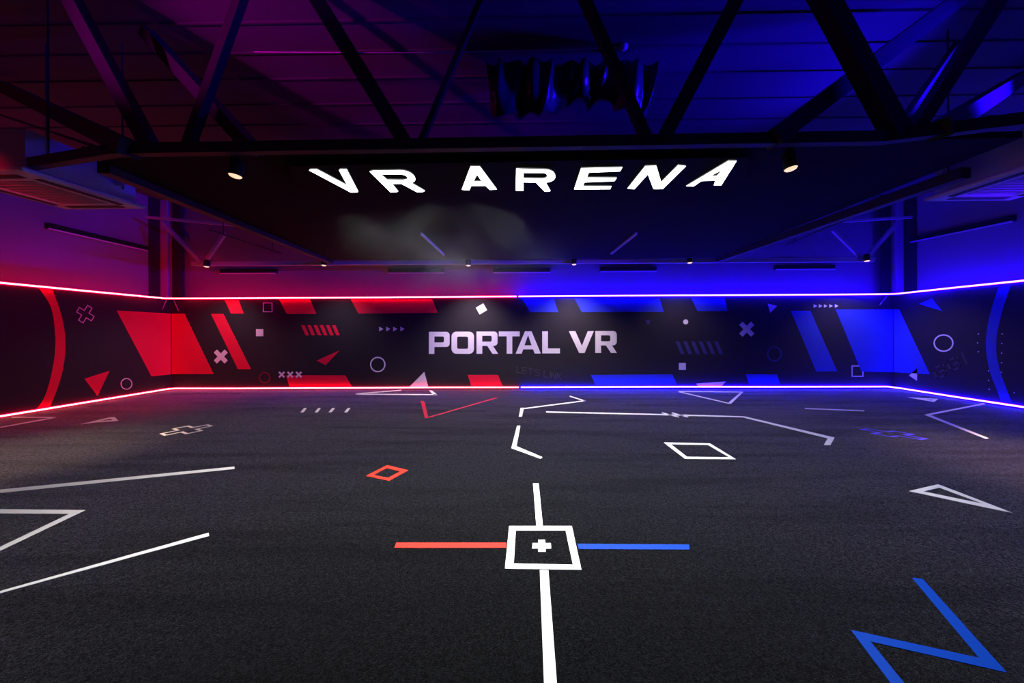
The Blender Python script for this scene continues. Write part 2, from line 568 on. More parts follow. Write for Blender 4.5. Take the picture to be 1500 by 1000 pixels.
dl('arc_band', 'red', [smooth(arcL) + smooth(arcR)], label='red curved band')
dl('cross_outline', 'white', [cross(125.1, 459.9, 13.2, 4.4, 31), cross(125.1, 459.9, 12.1, 3.3, 31)], label='white cross outline')
dl('triangle', 'red', [[(124, 554.5), (160.5, 543), (143, 579.5)]], label='red triangle')
dl('ring', 'white', ring(185.4, 562, 8.5, 8.4, 1.2), label='white ring')
for x, y in ((69, 489), (70, 505), (70, 520), (70, 536), (91, 549), (91, 564)):
    dl('dot', 'blue_dim', *[disc(x, y, 0.8, 8)], label='tiny blue dot')

# right banner
dr('corner_block', 'blue', [[(1309.5, 453), (1317, 453), (1362, 548), (1309.5, 545)]], label='blue slanted block at the corner')
arcL = [(1463, 420), (1453, 450), (1446.5, 478), (1444.3, 508), (1448, 535), (1453, 553), (1460, 570), (1468, 592)]
arcR = [(1485, 594), (1480, 584), (1473, 566), (1466, 547), (1461, 527), (1459, 508), (1461, 485), (1468, 455), (1480, 418)]
dr('arc_band', 'blue', [smooth(arcL) + smooth(arcR)], label='blue curved band')
dr('triangle', 'blue', [[(1346, 445), (1365, 437), (1380, 455.5)]], label='blue triangle')
dr('ring', 'white', ring(1382, 502.3, 14.6, 12.8, 1.9), label='pale ring')
dr('triangle', 'white', [[(1331.7, 549.8), (1343.4, 539), (1343, 557.5)]], label='white triangle')
for x, y in ((1433, 489), (1432, 502), (1433, 515), (1448, 543), (1448, 557), (1449, 570), (1468, 489), (1467.3, 503), (1467, 517), (1467, 531), (1466.5, 545), (1485.5, 575)):
    dr('dot', 'white', disc(x, y, 0.9, 8), label='tiny white dot')

# ------------------------------------------------------------------ LED strips
LR = 0.021


def lift(p, z=None, zmin=0.028):
    p = Vector(p)
    p.z = max(p.z, zmin)
    return p


def led(path_left, path_back, path_right, name, m, label):
    pts = []
    if path_left:
        q = [LEFT.hit(p[:2], (p + (0.028,))[2]) for p in path_left]
        q = [Vector((q[0].x, Y0 + 0.1, q[0].z))] + q
        pts += q
    pts += [BACK.hit(p[:2], (p + (0.028,))[2]) for p in path_back]
    if path_right:
        q = [RIGHT.hit(p[:2], (p + (0.028,))[2]) for p in path_right]
        pts += q + [Vector((q[-1].x, Y0 + 0.1, q[-1].z))]
    pts = [lift(p) for p in pts]
    o = MB().tube(pts, LR, 16).build(name, M[m], smooth=True)
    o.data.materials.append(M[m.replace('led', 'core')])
    for f in o.data.polygons:          # paler glow on the room-facing side imitates an overexposed core
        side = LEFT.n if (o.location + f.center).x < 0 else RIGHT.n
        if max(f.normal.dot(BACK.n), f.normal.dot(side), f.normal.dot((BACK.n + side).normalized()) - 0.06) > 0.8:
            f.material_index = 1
    return tag(o, label, 'led strip', 'glowing strips edging the banners')


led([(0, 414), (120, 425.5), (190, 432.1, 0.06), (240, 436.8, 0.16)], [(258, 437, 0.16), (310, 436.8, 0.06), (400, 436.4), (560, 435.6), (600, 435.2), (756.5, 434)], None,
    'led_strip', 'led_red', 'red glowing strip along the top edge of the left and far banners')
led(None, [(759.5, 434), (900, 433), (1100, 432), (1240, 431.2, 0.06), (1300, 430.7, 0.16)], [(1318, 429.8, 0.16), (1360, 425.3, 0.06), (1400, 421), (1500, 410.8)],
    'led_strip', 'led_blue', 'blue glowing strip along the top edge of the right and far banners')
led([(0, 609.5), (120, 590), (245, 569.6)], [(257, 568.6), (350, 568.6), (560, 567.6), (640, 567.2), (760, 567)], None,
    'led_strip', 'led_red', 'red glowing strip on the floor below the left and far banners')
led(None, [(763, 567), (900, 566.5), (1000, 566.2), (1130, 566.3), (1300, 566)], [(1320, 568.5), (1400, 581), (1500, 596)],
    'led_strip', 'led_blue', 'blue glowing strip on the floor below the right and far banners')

# cords that gather the banner at its corners
for pl, p0, p1, label in ((LEFT, (244, 438.5), (238, 453), 'grey tie cord'),
                          (BACK, (254, 438.5), (261.5, 455), 'grey tie cord'),
                          (BACK, (1299, 433.5), (1289, 446), 'grey tie cord')):
    MB().tube([pl.hit(p0, 0.012), pl.hit(p1, 0.012)], 0.008, 6).build('tie_cord', M['cord'], bl if pl is LEFT else bb)['label'] = label

# ------------------------------------------------------------------ floor markings
def mark(m, label, *shapes, name='tape_marking', t=0.0025):
    b = MB()
    for lp in shapes:
        b.prism(FLOOR, lp, 0.0005, t)
    return tag(b.build(name, M[m]), label, 'floor marking', 'taped markings on the carpet')


mark('tape_white', 'white square outline with red and blue bars beside it, mid floor',
     [[(745.8, 770), (837.6, 770), (851.8, 834.2), (739.6, 832.4)], [(755.6, 776.6), (828.4, 776.6), (839.2, 826.6), (752.6, 824.8)]])
mark('tape_white', 'small white plus inside the white square on the carpet',
     [[(788.4, 790), (798.4, 790), (799, 795), (806.9, 795), (807.4, 803), (799.3, 803), (799.5, 807.8), (788.5, 807.8), (788.2, 803), (779.6, 803), (780, 795), (788.3, 795)]])
mark('tape_white', 'straight white line from the back edge of the white square', [[(780.8, 707.5), (789, 707.5), (795.2, 769.3), (785.6, 769.3)]])
mark('tape_white', 'straight white line from the front edge of the white square toward the viewer',
     [[(790.7, 834.6), (803.4, 834.9), (815.8, 1000), (830.5, 1196), (804, 1200), (796.8, 1000)]])
mark('tape_red', 'red bar to the left of the white square', [[(580.5, 794.3), (742, 794.3), (741.4, 802), (577.6, 802)]])
mark('tape_blue', 'blue bar to the right of the white square', [[(845.9, 796), (1009.8, 797), (1010, 804.6), (847.6, 803.8)]])
mark('tape_red', 'small red diamond outline on the carpet left of centre',
     [[(536, 696.6), (567, 680.9), (598.6, 688.4), (569.8, 704)], [(547, 695.2), (566.6, 685.4), (586.4, 690), (568.4, 699.4)]])
for k, (dx, lab) in enumerate(((0, 'first of four short white dashes from the left'), (20.8, 'second of four short white dashes from the left'),
                               (41.2, 'third of four short white dashes from the left'), (64, 'last of four short white dashes, nearest the centre'))):
    mark('tape_white', lab, [[(440 + dx, 603.6), (445.2 + dx, 597.4), (449.4 + dx, 597.4), (444.6 + dx, 603.6)]])
mark('tape_dark_red', 'crimson L-shaped line on the carpet below the far banner',
     [[(616, 587), (621.5, 587), (627.5, 611.6), (622.6, 612.4)]], [[(626.5, 610.6), (627, 612), (728.5, 582.8), (727, 581.8)]])
mark('tape_white', 'thin white triangle outline under the white triangle of the far banner',
     [seg((521, 577), (640, 577.8), 1.3)], [seg((521, 576.6), (588, 571.2), 1.2)], [[(628.2, 571.6), (632.4, 571.6), (641, 578.2), (635, 578.2)]])
mark('tape_white', 'white bent line with a short thick end, right of the crimson line',
     [seg((834.5, 580), (857.5, 587.2), 1.3)], [seg((857.5, 586.6), (767, 598.2), 1.5)], [[(762.5, 597), (767.6, 597), (764.6, 610), (760, 610)]])
mark('tape_white', 'white tick shape on the carpet behind the long centre line',
     [[(757.4, 623.4), (762.4, 623.4), (756.6, 653.2), (795, 669.4), (791.4, 671.4), (749, 656), (749.8, 653)]])
mark('tape_white', 'long thin white line with two slashes bending down to a thick end',
     [[(800, 602.2), (965, 606), (1090, 609.4), (1222.6, 640.6), (1216.4, 651.6), (1206.8, 651.6), (1212.4, 641.6), (1088, 611), (960, 607.6), (800, 603.9)]],
     [seg((969.5, 604.2), (994.5, 610.6), 1.3)], [seg((984, 604.2), (1008, 610.6), 1.3)])
mark('tape_white', 'white parallelogram outline on the carpet right of centre',
     [[(972, 647.6), (1040, 649), (1078, 672.2), (1003.4, 671.6)], [(983, 650.4), (1037, 651.4), (1068, 669.2), (1006.4, 668.8)]])
mark('tape_white', 'thin pale triangle outline below the blue blocks of the far banner',
     [seg((994, 573), (1088, 574), 1.1)], [seg((994, 573.4), (1069, 590.8), 1.2)], [[(1085, 574), (1089, 574), (1070.4, 591.4), (1066, 590.2)]])
mark('tape_white', 'short thin white line near the right corner', [[(1179, 597.4), (1266, 600.8), (1266, 602.2), (1179, 598.6)]])
mark('tape_white', 'small pale dart close to the right banner',
     [[(1328.5, 581.6), (1374.6, 584), (1368, 588.4), (1352, 585.8)], [(1356, 585), (1367, 585), (1365, 586.4)]])
mark('tape_white', 'white V-shaped line touching the foot of the right banner',
     [[(1353.5, 607), (1440.5, 590.2), (1443.5, 591.7), (1363, 607.6), (1448.6, 641.6), (1443.6, 642.4)]])
mark('tape_white', 'narrow white triangle outline at the right edge, on the warm patch',
     [[(1331.8, 718.8), (1373.6, 709), (1380, 711), (1483, 750.6), (1440, 742)], [(1352.5, 719.4), (1376.4, 713.8), (1441, 737.6)]])
mark('tape_blue', 'bold blue zigzag line in the lower right corner of the floor',
     [[(1335.8, 845.6), (1352, 847.8), (1475, 984.5), (1275, 939), (1325, 1000), (1369, 1054), (1347, 1056), (1305, 1000), (1246.5, 922), (1434.5, 963)]])
mark('tape_white', 'long white line reaching in from the left edge, furthest from the viewer of two', [[(-140, 730.5), (343.5, 683), (343.5, 686.4), (-140, 736)]])
mark('tape_white', 'white arrow-like corner at the left edge between two long lines',
     [[(-60, 744.6), (0, 745.4), (125, 746.7), (0, 806), (-60, 834.5), (-60, 828), (0, 800.6), (101.5, 752.2), (0, 751.6), (-60, 751)]])
mark('tape_white', 'long white line in the lower left, nearest the viewer of two', [[(-60, 882), (305.6, 779.8), (306.4, 784.4), (0, 868.4), (-60, 886)]])
mark('tape_white', 'thin white V-shaped line by the foot of the left banner',
     [seg((17, 610.8), (82, 611), 1.4)], [seg((82, 610.8), (-20, 629.2), 1.6)])
mark('tape_white', 'small pale dart close to the left banner',
     [[(117, 621.2), (160, 611), (168, 610.6), (173.6, 615.8), (168, 616.8), (142, 618.2)], [(144, 616.2), (162.5, 613), (164.4, 615)]])
# plus outlines, seen very obliquely

def plus_outline(u, v, c, arm, half, t):
    """plus shape on the carpet: u, v its in-floor axes (pixel pairs give them), c its centre"""
    def pts(a, h):
        return [c + u * x + v * y for x, y in ((-h, -a), (h, -a), (h, -h), (a, -h), (a, h), (h, h), (h, a), (-h, a), (-h, h), (-a, h), (-a, -h), (-h, -h))]
    return [pts(arm, half), pts(arm - t, half - t)]


def plus_mark(m, label, a, b, c, d):
    """a..b the tips of the long arm, c..d the tips of the other arm, in photo pixels"""
    A_, B_, C_, D_ = (FLOOR.uv(p) for p in (a, b, c, d))
    cen = (A_ + B_ + C_ + D_) / 4
    u, v = (B_ - A_) / 2, (D_ - C_) / 2
    b_ = MB().prism_uv(FLOOR, plus_outline(u, v, cen, 1.0, 0.36, 0.13), 0.0005, 0.0025)
    return tag(b_.build('tape_marking', M[m]), label, 'floor marking', 'taped markings on the carpet')


plus_mark('tape_white', 'white plus outline on the carpet near the left banner', (238.5, 636.6), (310, 622.6), (263, 625.6), (283.5, 633.2))
plus_mark('tape_light_blue', 'blue plus outline on the carpet near the right banner', (1263.5, 628.2), (1354, 643.6), (1291, 637.2), (1325, 633.2))

# ------------------------------------------------------------------ corner columns
def column(px, label):
    c = BACK.hit((px, 420), -0.12)
    c.x = min(max(c.x, WL + 0.12), WR - 0.12)
    b = MB()
    w, d = 0.20, 0.20
    b.box((c.x - w / 2, c.y - d / 2, 0), (c.x + w / 2, c.y - d / 2 + 0.018, CEIL))
    b.box((c.x - w / 2, c.y + d / 2 - 0.018, 0), (c.x + w / 2, c.y + d / 2, CEIL))
    b.box((c.x - 0.008, c.y - d / 2 + 0.018, 0), (c.x + 0.008, c.y + d / 2 - 0.018, CEIL))
    o = tag(b.build('steel_column', M['column']), label, 'column', 'corner columns')
    e = 1 if c.x < 0 else -1            # dark plates put in for the shade on either side of the column
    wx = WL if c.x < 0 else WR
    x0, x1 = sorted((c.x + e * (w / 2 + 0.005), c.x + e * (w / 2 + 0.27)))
    MB().box((x0, c.y + 0.02, 0), (x1, c.y + 0.04, CEIL)).build('shade_plate', M['steel'], o)['label'] = 'dark plate standing in for corner shade'
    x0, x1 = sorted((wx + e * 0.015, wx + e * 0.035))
    MB().box((x0, c.y - 0.37, 0), (x1, c.y - 0.105, CEIL)).build('shade_plate', M['steel'], o)['label'] = 'dark plate standing in for corner shade'
    return o


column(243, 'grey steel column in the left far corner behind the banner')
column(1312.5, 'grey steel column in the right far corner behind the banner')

# ------------------------------------------------------------------ trusses
ZC = 3.30
lv = level(ZC)


def vplane(p, q):
    """vertical plane through two points"""
    d = (q - p); d.z = 0; d.normalize()
    n = Vector((d.y, -d.x, 0))
    return Plane(p, d, (0, 0, 1), n)


a1, b1 = lv.hit((170, 220)), lv.hit((1290, 202))
d1 = (b1 - a1).normalized()
e1, g1 = a1 - d1 * 0.0, b1 + d1 * 0.0
t1 = thing('roof_truss', tuple((a1 + b1) / 2), 'dark steel roof truss above the glowing white letters', 'truss', 'roof trusses')
MB().bar(a1, b1, 0.07, 0.10).build('lower_chord', M['steel'], t1)
MB().bar(a1, lv.hit((48, 240)), 0.07, 0.10).build('end_tie', M['steel'], t1)
MB().bar(b1, lv.hit((1620, 160)), 0.07, 0.10).build('end_tie', M['steel'], t1)
VP1 = vplane(a1, b1)
tl, tr = Vector((a1 - d1 * 5)), Vector((b1 + d1 * 5))
tl.z = tr.z = 5.05
MB().bar(Vector((WL + 0.05, tl.y + (WL - tl.x) * d1.y / d1.x, 5.05)), Vector((WR - 0.05, tr.y + (WR - tr.x) * d1.y / d1.x, 5.05)), 0.10, 0.12).build('top_chord', M['steel'], t1)
for lo, hi, w in (((275, 216), (345, 20), 0.075), ((222, 218), (140, 65), 0.11), ((597, 214), (465, 0), 0.13), ((615, 212), (705, 0), 0.05),
                  ((948, 206), (870, 30), 0.085), ((970, 206), (1078, 0), 0.12), ((1316, 200), (1208, 0), 0.14), ((1336, 196), (1430, 50), 0.10)):
    p, q = VP1.hit(lo), VP1.hit(hi)
    dd = (q - p)
    q = p + dd * ((5.05 - p.z) / dd.z)
    p = p + dd * ((ZC - p.z) / dd.z)
    MB().bar(p, q, w, w, ref=VP1.n).build('diagonal', M['steel'], t1)
top = level(5.08)
for lo, hi, w in (((190, 217), (0, 125), 0.15), ((150, 218), (0, 168), 0.03), ((1130, 204), (1400, 2), 0.15), ((1375, 190), (1500, 112), 0.15),
                  ((370, 218), (215, 48), 0.12), ((1308, 200), (1402, 64), 0.06)):
    p, q = lv.hit(lo), top.hit(hi)
    MB().bar(p, q, w, w).build('brace', M['steel'], t1)

a2, b2 = lv.hit((282, 386.5)), lv.hit((1280, 380.5))
t2 = thing('roof_truss', tuple((a2 + b2) / 2), 'dark steel roof truss beside the far wall carrying six small spotlights', 'truss', 'roof trusses')
MB().bar(a2, b2, 0.08, 0.10).build('lower_chord', M['column'], t2)  # paler paint than the near truss, so the bars read as lit
VP2 = vplane(a2, b2)
for lo, hi, w in (((297, 386), (238, 326), 0.08), ((299, 386), (330, 341), 0.07), ((1266, 380), (1314, 327), 0.08), ((1264, 380), (1220, 337), 0.07)):
    p, q = VP2.hit(lo), VP2.hit(hi)
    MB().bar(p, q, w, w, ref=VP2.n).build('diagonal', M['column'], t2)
c2, c3 = VP2.hit((238, 326)), VP2.hit((330, 341))
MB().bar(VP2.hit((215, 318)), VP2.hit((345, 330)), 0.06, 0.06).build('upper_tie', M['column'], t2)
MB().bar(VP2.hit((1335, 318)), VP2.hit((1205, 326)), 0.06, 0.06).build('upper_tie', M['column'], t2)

# ties along the room between the two trusses
for p0, p1, label in (((128, 235), (489, 384.5), 'blue-lit steel tie beam running back from the near truss on the left'),
                      ((1046, 382.5), (1440, 244), 'dark steel tie beam running back from the near truss on the right')):
    p, q = lv.hit(p0), lv.hit(p1)
    near, far = (p, q) if p.y < q.y else (q, p)
    far = far + (near - far).normalized() * 0.16
    near = near + (far - near).normalized() * 0.14
    tag(MB().bar(near, far, 0.12, 0.12).build('tie_beam', M['steel']), label, 'beam', 'tie beams between the trusses')

lt0, lt1 = lv.hit((128, 235)), lv.hit((489, 384.5))
rt1, rt2 = lv.hit((1046, 382.5)), lv.hit((1440, 244))

# thin conduits beside the ties
lz = level(3.62)
for p0, p1, label in (((308, 337), (412, 371), 'thin conduit under the roof left of the dark ceiling board'),
                      ((1252, 317), (1152, 358), 'thin conduit under the roof right of the dark ceiling board')):
    p, q = lz.hit(p0), lz.hit(p1)
    if q.y > DEPTH:
        q = p + (q - p) * ((DEPTH - 0.05 - p.y) / (q.y - p.y))
    o = tag(MB().tube([p, q], 0.018).build('conduit', M['steel'], origin=tuple((p + q) / 2)), label, 'pipe')
    for k in (0.15, 0.85):
        h = p.lerp(q, k)
        MB().tube([h, Vector((h.x, h.y, CEIL))], 0.008, 6).build('hanger', M['steel'], o)

# black ceiling board hung between the trusses, above the sign
zb = ZC + 0.075
bx0 = lt0.x + 0.10
bx2 = lt1.x + 0.10
bx1 = min(rt1.x, rt2.x) - 0.08
fy0 = a1.y + (bx0 - a1.x) * d1.y / d1.x + 0.06
fy1 = a1.y + (bx1 - a1.x) * d1.y / d1.x + 0.06
ry0 = a2.y - 0.06
brd = MB().prism_uv(FLOOR, [[Vector((bx0, fy0)), Vector((bx1, fy1)), Vector((bx1, b2.y - 0.30)), Vector((bx2, ry0 - 0.24))]], zb - 0.06, 0.06)
tag(brd.build('ceiling_board', M['panel']), 'black board hung as a lowered ceiling between the two trusses', 'ceiling board')
BOARD_Z = zb - 0.06

# slim rails under the board
lb = level(BOARD_Z - 0.02)
for p0, p1, label in (((617, 342), (650.5, 373), 'slim rail under the black board, left of centre'),
                      ((932, 342), (895.5, 371), 'slim rail under the black board, right of centre')):
    p, q = lb.hit(p0), lb.hit(p1)
    tag(MB().bar(p, q, 0.035, 0.04).build('light_rail', M['column']), label, 'rail', 'slim rails under the black board')

# ------------------------------------------------------------------ the hanging sign
SZ = 3.20
sl = level(SZ)
cen = sl.hit((766, 262))
sg = thing('letter_sign', tuple(cen), 'glowing white capital letters of a sign hanging flat under the near truss', 'sign')
rA = [(541.5, 251.4), (546, 249.9), (585.3, 249.2)] + bez((590, 249.4), (604, 251.8), (607.6, 259.4), 5) + bez((608.4, 262.4), (608.4, 266), (602.7, 267.8), 4) + \
     [(622.4, 279.4), (619.5, 281), (610.7, 281.2), (588, 269.2), (574.7, 269.6), (583.3, 280.2), (580.5, 281.4), (572, 281.5)]
rAh = [(558, 255.3), (585.5, 255.1)] + bez((587, 255.2), (595.5, 256.6), (597.2, 260), 5) + bez((597.2, 261), (596.6, 263), (589.5, 263.4), 4) + [(567, 263.1)]
rB = [(756.3, 246.9), (798, 248)] + bez((801.5, 248.2), (812.5, 250.2), (813.2, 257.3), 5) + bez((813.2, 260), (811.5, 266.2), (799.4, 267.3), 5) + \
     [(806.3, 279.4), (804.5, 280.5), (798, 280.6), (785, 267.2), (766.7, 266.9), (766.7, 279.2), (755.5, 279)]
rBh = [(766.8, 253), (794.7, 253.3)] + bez((797, 253.4), (801.4, 254.4), (801.6, 257.2), 4) + bez((801.6, 258), (801, 261), (794.7, 261.3), 4) + [(766.8, 261)]
LET = [
    [[(452.6, 249.4), (455.5, 248), (464.2, 247.9), (508.7, 271.4), (496.6, 249.2), (498.5, 247.9), (507.8, 247.8), (524.8, 280.6), (523, 281.6), (514, 281.8)]],
    [rA, rAh],
    [[(676.4, 277.8), (687.2, 278.6), (690.4, 272.3), (711.3, 272), (717.3, 278), (727.8, 277.4), (703, 243.9), (689.3, 243.7)], [(698.7, 255.7), (693.7, 265.3), (706, 265.5)]],
    [rB, rBh],
    [[(841, 277.3), (893.7, 276.9), (895.6, 272.7), (854, 272.5), (856.2, 267), (900, 265.3), (903.3, 260.2), (859.6, 260), (862.4, 252.7), (908.4, 250.8), (911.6, 245), (851.3, 246.3)]],
    [[(919, 276.2), (929.3, 277), (949, 255.2), (957.4, 276.7), (970.8, 276.7), (1004.8, 243.3), (993.3, 241.9), (968.4, 266.8), (961.3, 242.8), (945.3, 243.2)]],
    [[(1004.9, 272.6), (1016, 272.9), (1027.6, 265), (1048.2, 264.2), (1045.7, 271.2), (1056.4, 271.4), (1079, 235.8), (1067, 235.6)], [(1040.4, 257.7), (1050.4, 257.4), (1057.8, 248.9)]],
]
for lp in LET:
    o = MB().prism(sl, lp, -0.012, 0.012).build('letter', M['sign'], sg)
    o.data.materials.append(M['sign_side'])
    for f in o.data.polygons:
        if f.normal.z > -0.9:
            f.material_index = 1
# the light the letters throw down
al = bpy.data.lights.new('sign_lamp', 'AREA')
al.shape = 'RECTANGLE'
al.size, al.size_y = 4.2, 0.75
al.energy = 255
al.spread = math.radians(140)
al.color = (0.97, 1.0, 0.97)
ao = bpy.data.objects.new('sign_lamp', al)
C.objects.link(ao)
ao.location = cen - Vector((0, 0, 0.06))
ao.rotation_euler = (0, 0, math.atan2(d1.y, d1.x))
# dark carrier board and its hangers
o = MB().prism(level(SZ + 0.032), [[(425, 243), (1098, 230.5), (1092, 278), (433, 287)]], -0.015, 0.015).build('back_board', M['signboard'], sg)
for px in (500, 640, 780, 920, 1050):
    for py in (252, 272):
        p = level(SZ + 0.09).hit((px, py - (px - 780) * 0.018))
        MB().tube([p, Vector((p.x, p.y, BOARD_Z))], 0.006, 6).build('hanger', M['steel'], sg)

# ------------------------------------------------------------------ spotlights
def spotlight(px, py, z, aim, power, label, group, size=0.055, ceil_z=None, cone=62, col=(1.0, 0.66, 0.42)):
    p = level(z).hit((px, py))
    root = thing('spotlight', (p.x, p.y, ceil_z), label, 'spotlight', group)
    d = (Vector(aim) - p).normalized()
    q = d.to_track_quat('-Z', 'Y')
    L = size * 2.6
    b = MB()
    b.lathe([(size * 0.55, L), (size * 0.95, L * 0.92), (size, L * 0.8), (size, 0.006), (size * 1.06, 0.004), (size * 1.06, -0.014), (size * 0.93, -0.014), (size * 0.93, 0.0)], 28)
    h = b.build('housing', M['black'], root, local=True, smooth=False)
    h.location = (0, 0, z - ceil_z)
    h.rotation_mode = 'QUATERNION'
    h.rotation_quaternion = q
    l = MB().lathe([(size * 0.92, 0.001), (size * 0.92, -0.014), (size * 0.75, -0.026), (size * 0.4, -0.034), (0.001, -0.036)], 28).build('lens', M['lens'], h, local=True)
    l['label'] = 'glowing warm lens'
    c = Vector((0, 0, z - ceil_z)) + q @ Vector((0, 0, L * 0.55))
    k = MB()
    s = q @ Vector((1, 0, 0))
    s.z = 0
    s.normalize()
    for e in (-1, 1):
        k.bar(c + s * (e * size * 1.15), Vector((c.x, c.y, 0)) * 0.35 + s * (e * size * 1.15) + Vector((0, 0, -0.02)), 0.012, 0.02)
    k.bar(Vector((c.x, c.y, 0)) * 0.35 + s * (-size * 1.25) + Vector((0, 0, -0.02)), Vector((c.x, c.y, 0)) * 0.35 + s * (size * 1.25) + Vector((0, 0, -0.02)), 0.012, 0.02)
    k.bar(Vector((c.x, c.y, 0)) * 0.35 + Vector((0, 0, -0.02)), Vector((c.x, c.y, 0)) * 0.35, 0.05, 0.05)
    k.build('bracket', M['black'], root, local=True)
    ld = bpy.data.lights.new('spot_lamp', 'SPOT')
    ld.energy = power
    ld.color = col
    ld.spot_size = math.radians(cone)
    ld.spot_blend = 1.0
    ld.shadow_soft_size = size * 0.8
    lo = bpy.data.objects.new('spot_lamp', ld)
    C.objects.link(lo)
    lo.parent = h
    lo.location = (0, 0, -0.06)
    return root


spotlight(345, 255.3, 3.13, (-3.3, 3.2, 0), 60, 'black spotlight with warm lens left of the glowing sign', 'small warm spotlights', 0.058, BOARD_Z)
spotlight(1158, 244.8, 3.13, (2.9, 3.1, 0), 60, 'black spotlight with warm lens right of the glowing sign', 'small warm spotlights', 0.058, BOARD_Z)
ordn = ('far spotlight on the back truss, nearest the left corner', 'far spotlight on the back truss, second from the left',
        'far spotlight on the back truss, left of its middle', 'far spotlight on the back truss, right of its middle',
        'far spotlight on the back truss, second from the right', 'far spotlight on the back truss, nearest the right corner')
for (px, py, ax), lab in zip(((302.5, 389.3, -7.5), (474.5, 387.6, -4.6), (686, 387.8, -1.2), (841, 386.2, 0.8), (1010.5, 383.8, 4.0), (1270, 381, 8.2)), ordn):
    x = BACK.hit((px, py)).x * (a2.y / DEPTH)
    yy = a2.y + (b2.y - a2.y) * (x - a2.x) / (b2.x - a2.x) - 0.15
    zz = ray(px, py).z / ray(px, py).y * yy + EYE.z
    spotlight(px, py, zz, (x * 1.01, yy - 0.1, 0), 480 if 600 < px < 900 else 150, lab, 'small warm spotlights', 0.06, ZC + 0.04, cone=115, col=(1.0, 0.78, 0.86))



def lamp(name, loc, aim, power, col, cone, soft=0.08):
    ld = bpy.data.lights.new(name, 'SPOT')
    ld.energy = power
    ld.color = col
    ld.spot_size = math.radians(cone)
    ld.spot_blend = 1.0
    ld.shadow_soft_size = soft
    o = bpy.data.objects.new(name, ld)
    C.objects.link(o)
    o.location = loc
    o.rotation_euler = (Vector(aim) - Vector(loc)).to_track_quat('-Z', 'Y').to_euler()
    return o


# warm lamps of the nearer hall, out of view; coloured ones below are added fill
lamp('warm_spot_lamp', (-7.3, 3.5, 3.1), (-6.8, 4.2, 0), 2400, (1.0, 0.62, 0.42), 57)
lamp('warm_spot_lamp', (7.0, 3.2, 3.1), (6.3, 3.8, 0), 2300, (1.0, 0.60, 0.56), 60)
lamp('blue_fill_light', (7.8, 3.0, 4.3), (-9.8, 7.2, 4.7), 6000, (0.01, 0.0, 1.0), 30, 0.15)  # unseen fill, added to carry blue onto the upper left side
lamp('blue_fill_light', (5.6, 5.3, 3.72), (2.9, 4.5, 5.2), 800, (0.01, 0.0, 1.0), 88, 0.12)  # unseen uplight behind the truss that turns the ceiling blue

lamp('red_fill_light', (-4.5, 0.8, 2.9), (-9.6, 8.6, 1.5), 1100, (1.0, 0.0, 0.03), 48)  # added red wash that brightens the prints in the left corner
lamp('blue_fill_light', (8.6, 3.0, 3.0), (-4.2, 9.4, 3.2), 4300, (0.05, 0.0, 1.0), 37)  # added blue wash for the left half of the far wall
lamp('magenta_fill_light', (-5.0, 0.5, 3.7), (-2.8, 4.3, 5.2), 620, (1.0, 0.0, 0.8), 42)  # added out of view to make the purple patch on the roof

# ------------------------------------------------------------------ slot-like wall fixtures
WBP = Plane((0, WB, 0), (1, 0, 0), (0, 0, 1), (0, -1, 0))
WLP = Plane((WL, 0, 0), (0, 1, 0), (0, 0, 1), (1, 0, 0))
WRP = Plane((WR, 0, 0), (0, 1, 0), (0, 0, 1), (-1, 0, 0))


def fixture(plane, p0, p1, label):
    p, q = plane.hit(p0, 0.045), plane.hit(p1, 0.045)
    root = thing('wall_fixture', tuple((p + q) / 2 + plane.n * -0.05), label, 'wall fixture', 'long dark wall fixtures')
    MB().bar(p, q, 0.10, 0.12).build('body', M['black'], root)
    d = (q - p).normalized()
    dn = Vector((0, 0, -0.066))
    MB().bar(p + dn + plane.n * 0.04, q + dn + plane.n * 0.04, 0.03, 0.03).build('lip', M['plastic'], root)['label'] = 'pale, lit-looking lower lip'  # pale strip standing for light caught along the lower edge
    return root


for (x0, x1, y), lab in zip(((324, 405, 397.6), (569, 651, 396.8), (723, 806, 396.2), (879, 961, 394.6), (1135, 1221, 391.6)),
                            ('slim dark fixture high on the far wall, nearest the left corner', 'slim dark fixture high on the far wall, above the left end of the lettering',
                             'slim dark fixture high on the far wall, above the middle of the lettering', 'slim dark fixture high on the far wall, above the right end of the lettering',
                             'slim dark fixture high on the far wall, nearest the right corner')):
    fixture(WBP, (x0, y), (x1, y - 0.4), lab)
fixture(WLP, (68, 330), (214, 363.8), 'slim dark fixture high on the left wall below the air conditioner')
fixture(WRP, (1336, 351), (1486, 319.5), 'slim dark fixture high on the right wall below the air conditioner')

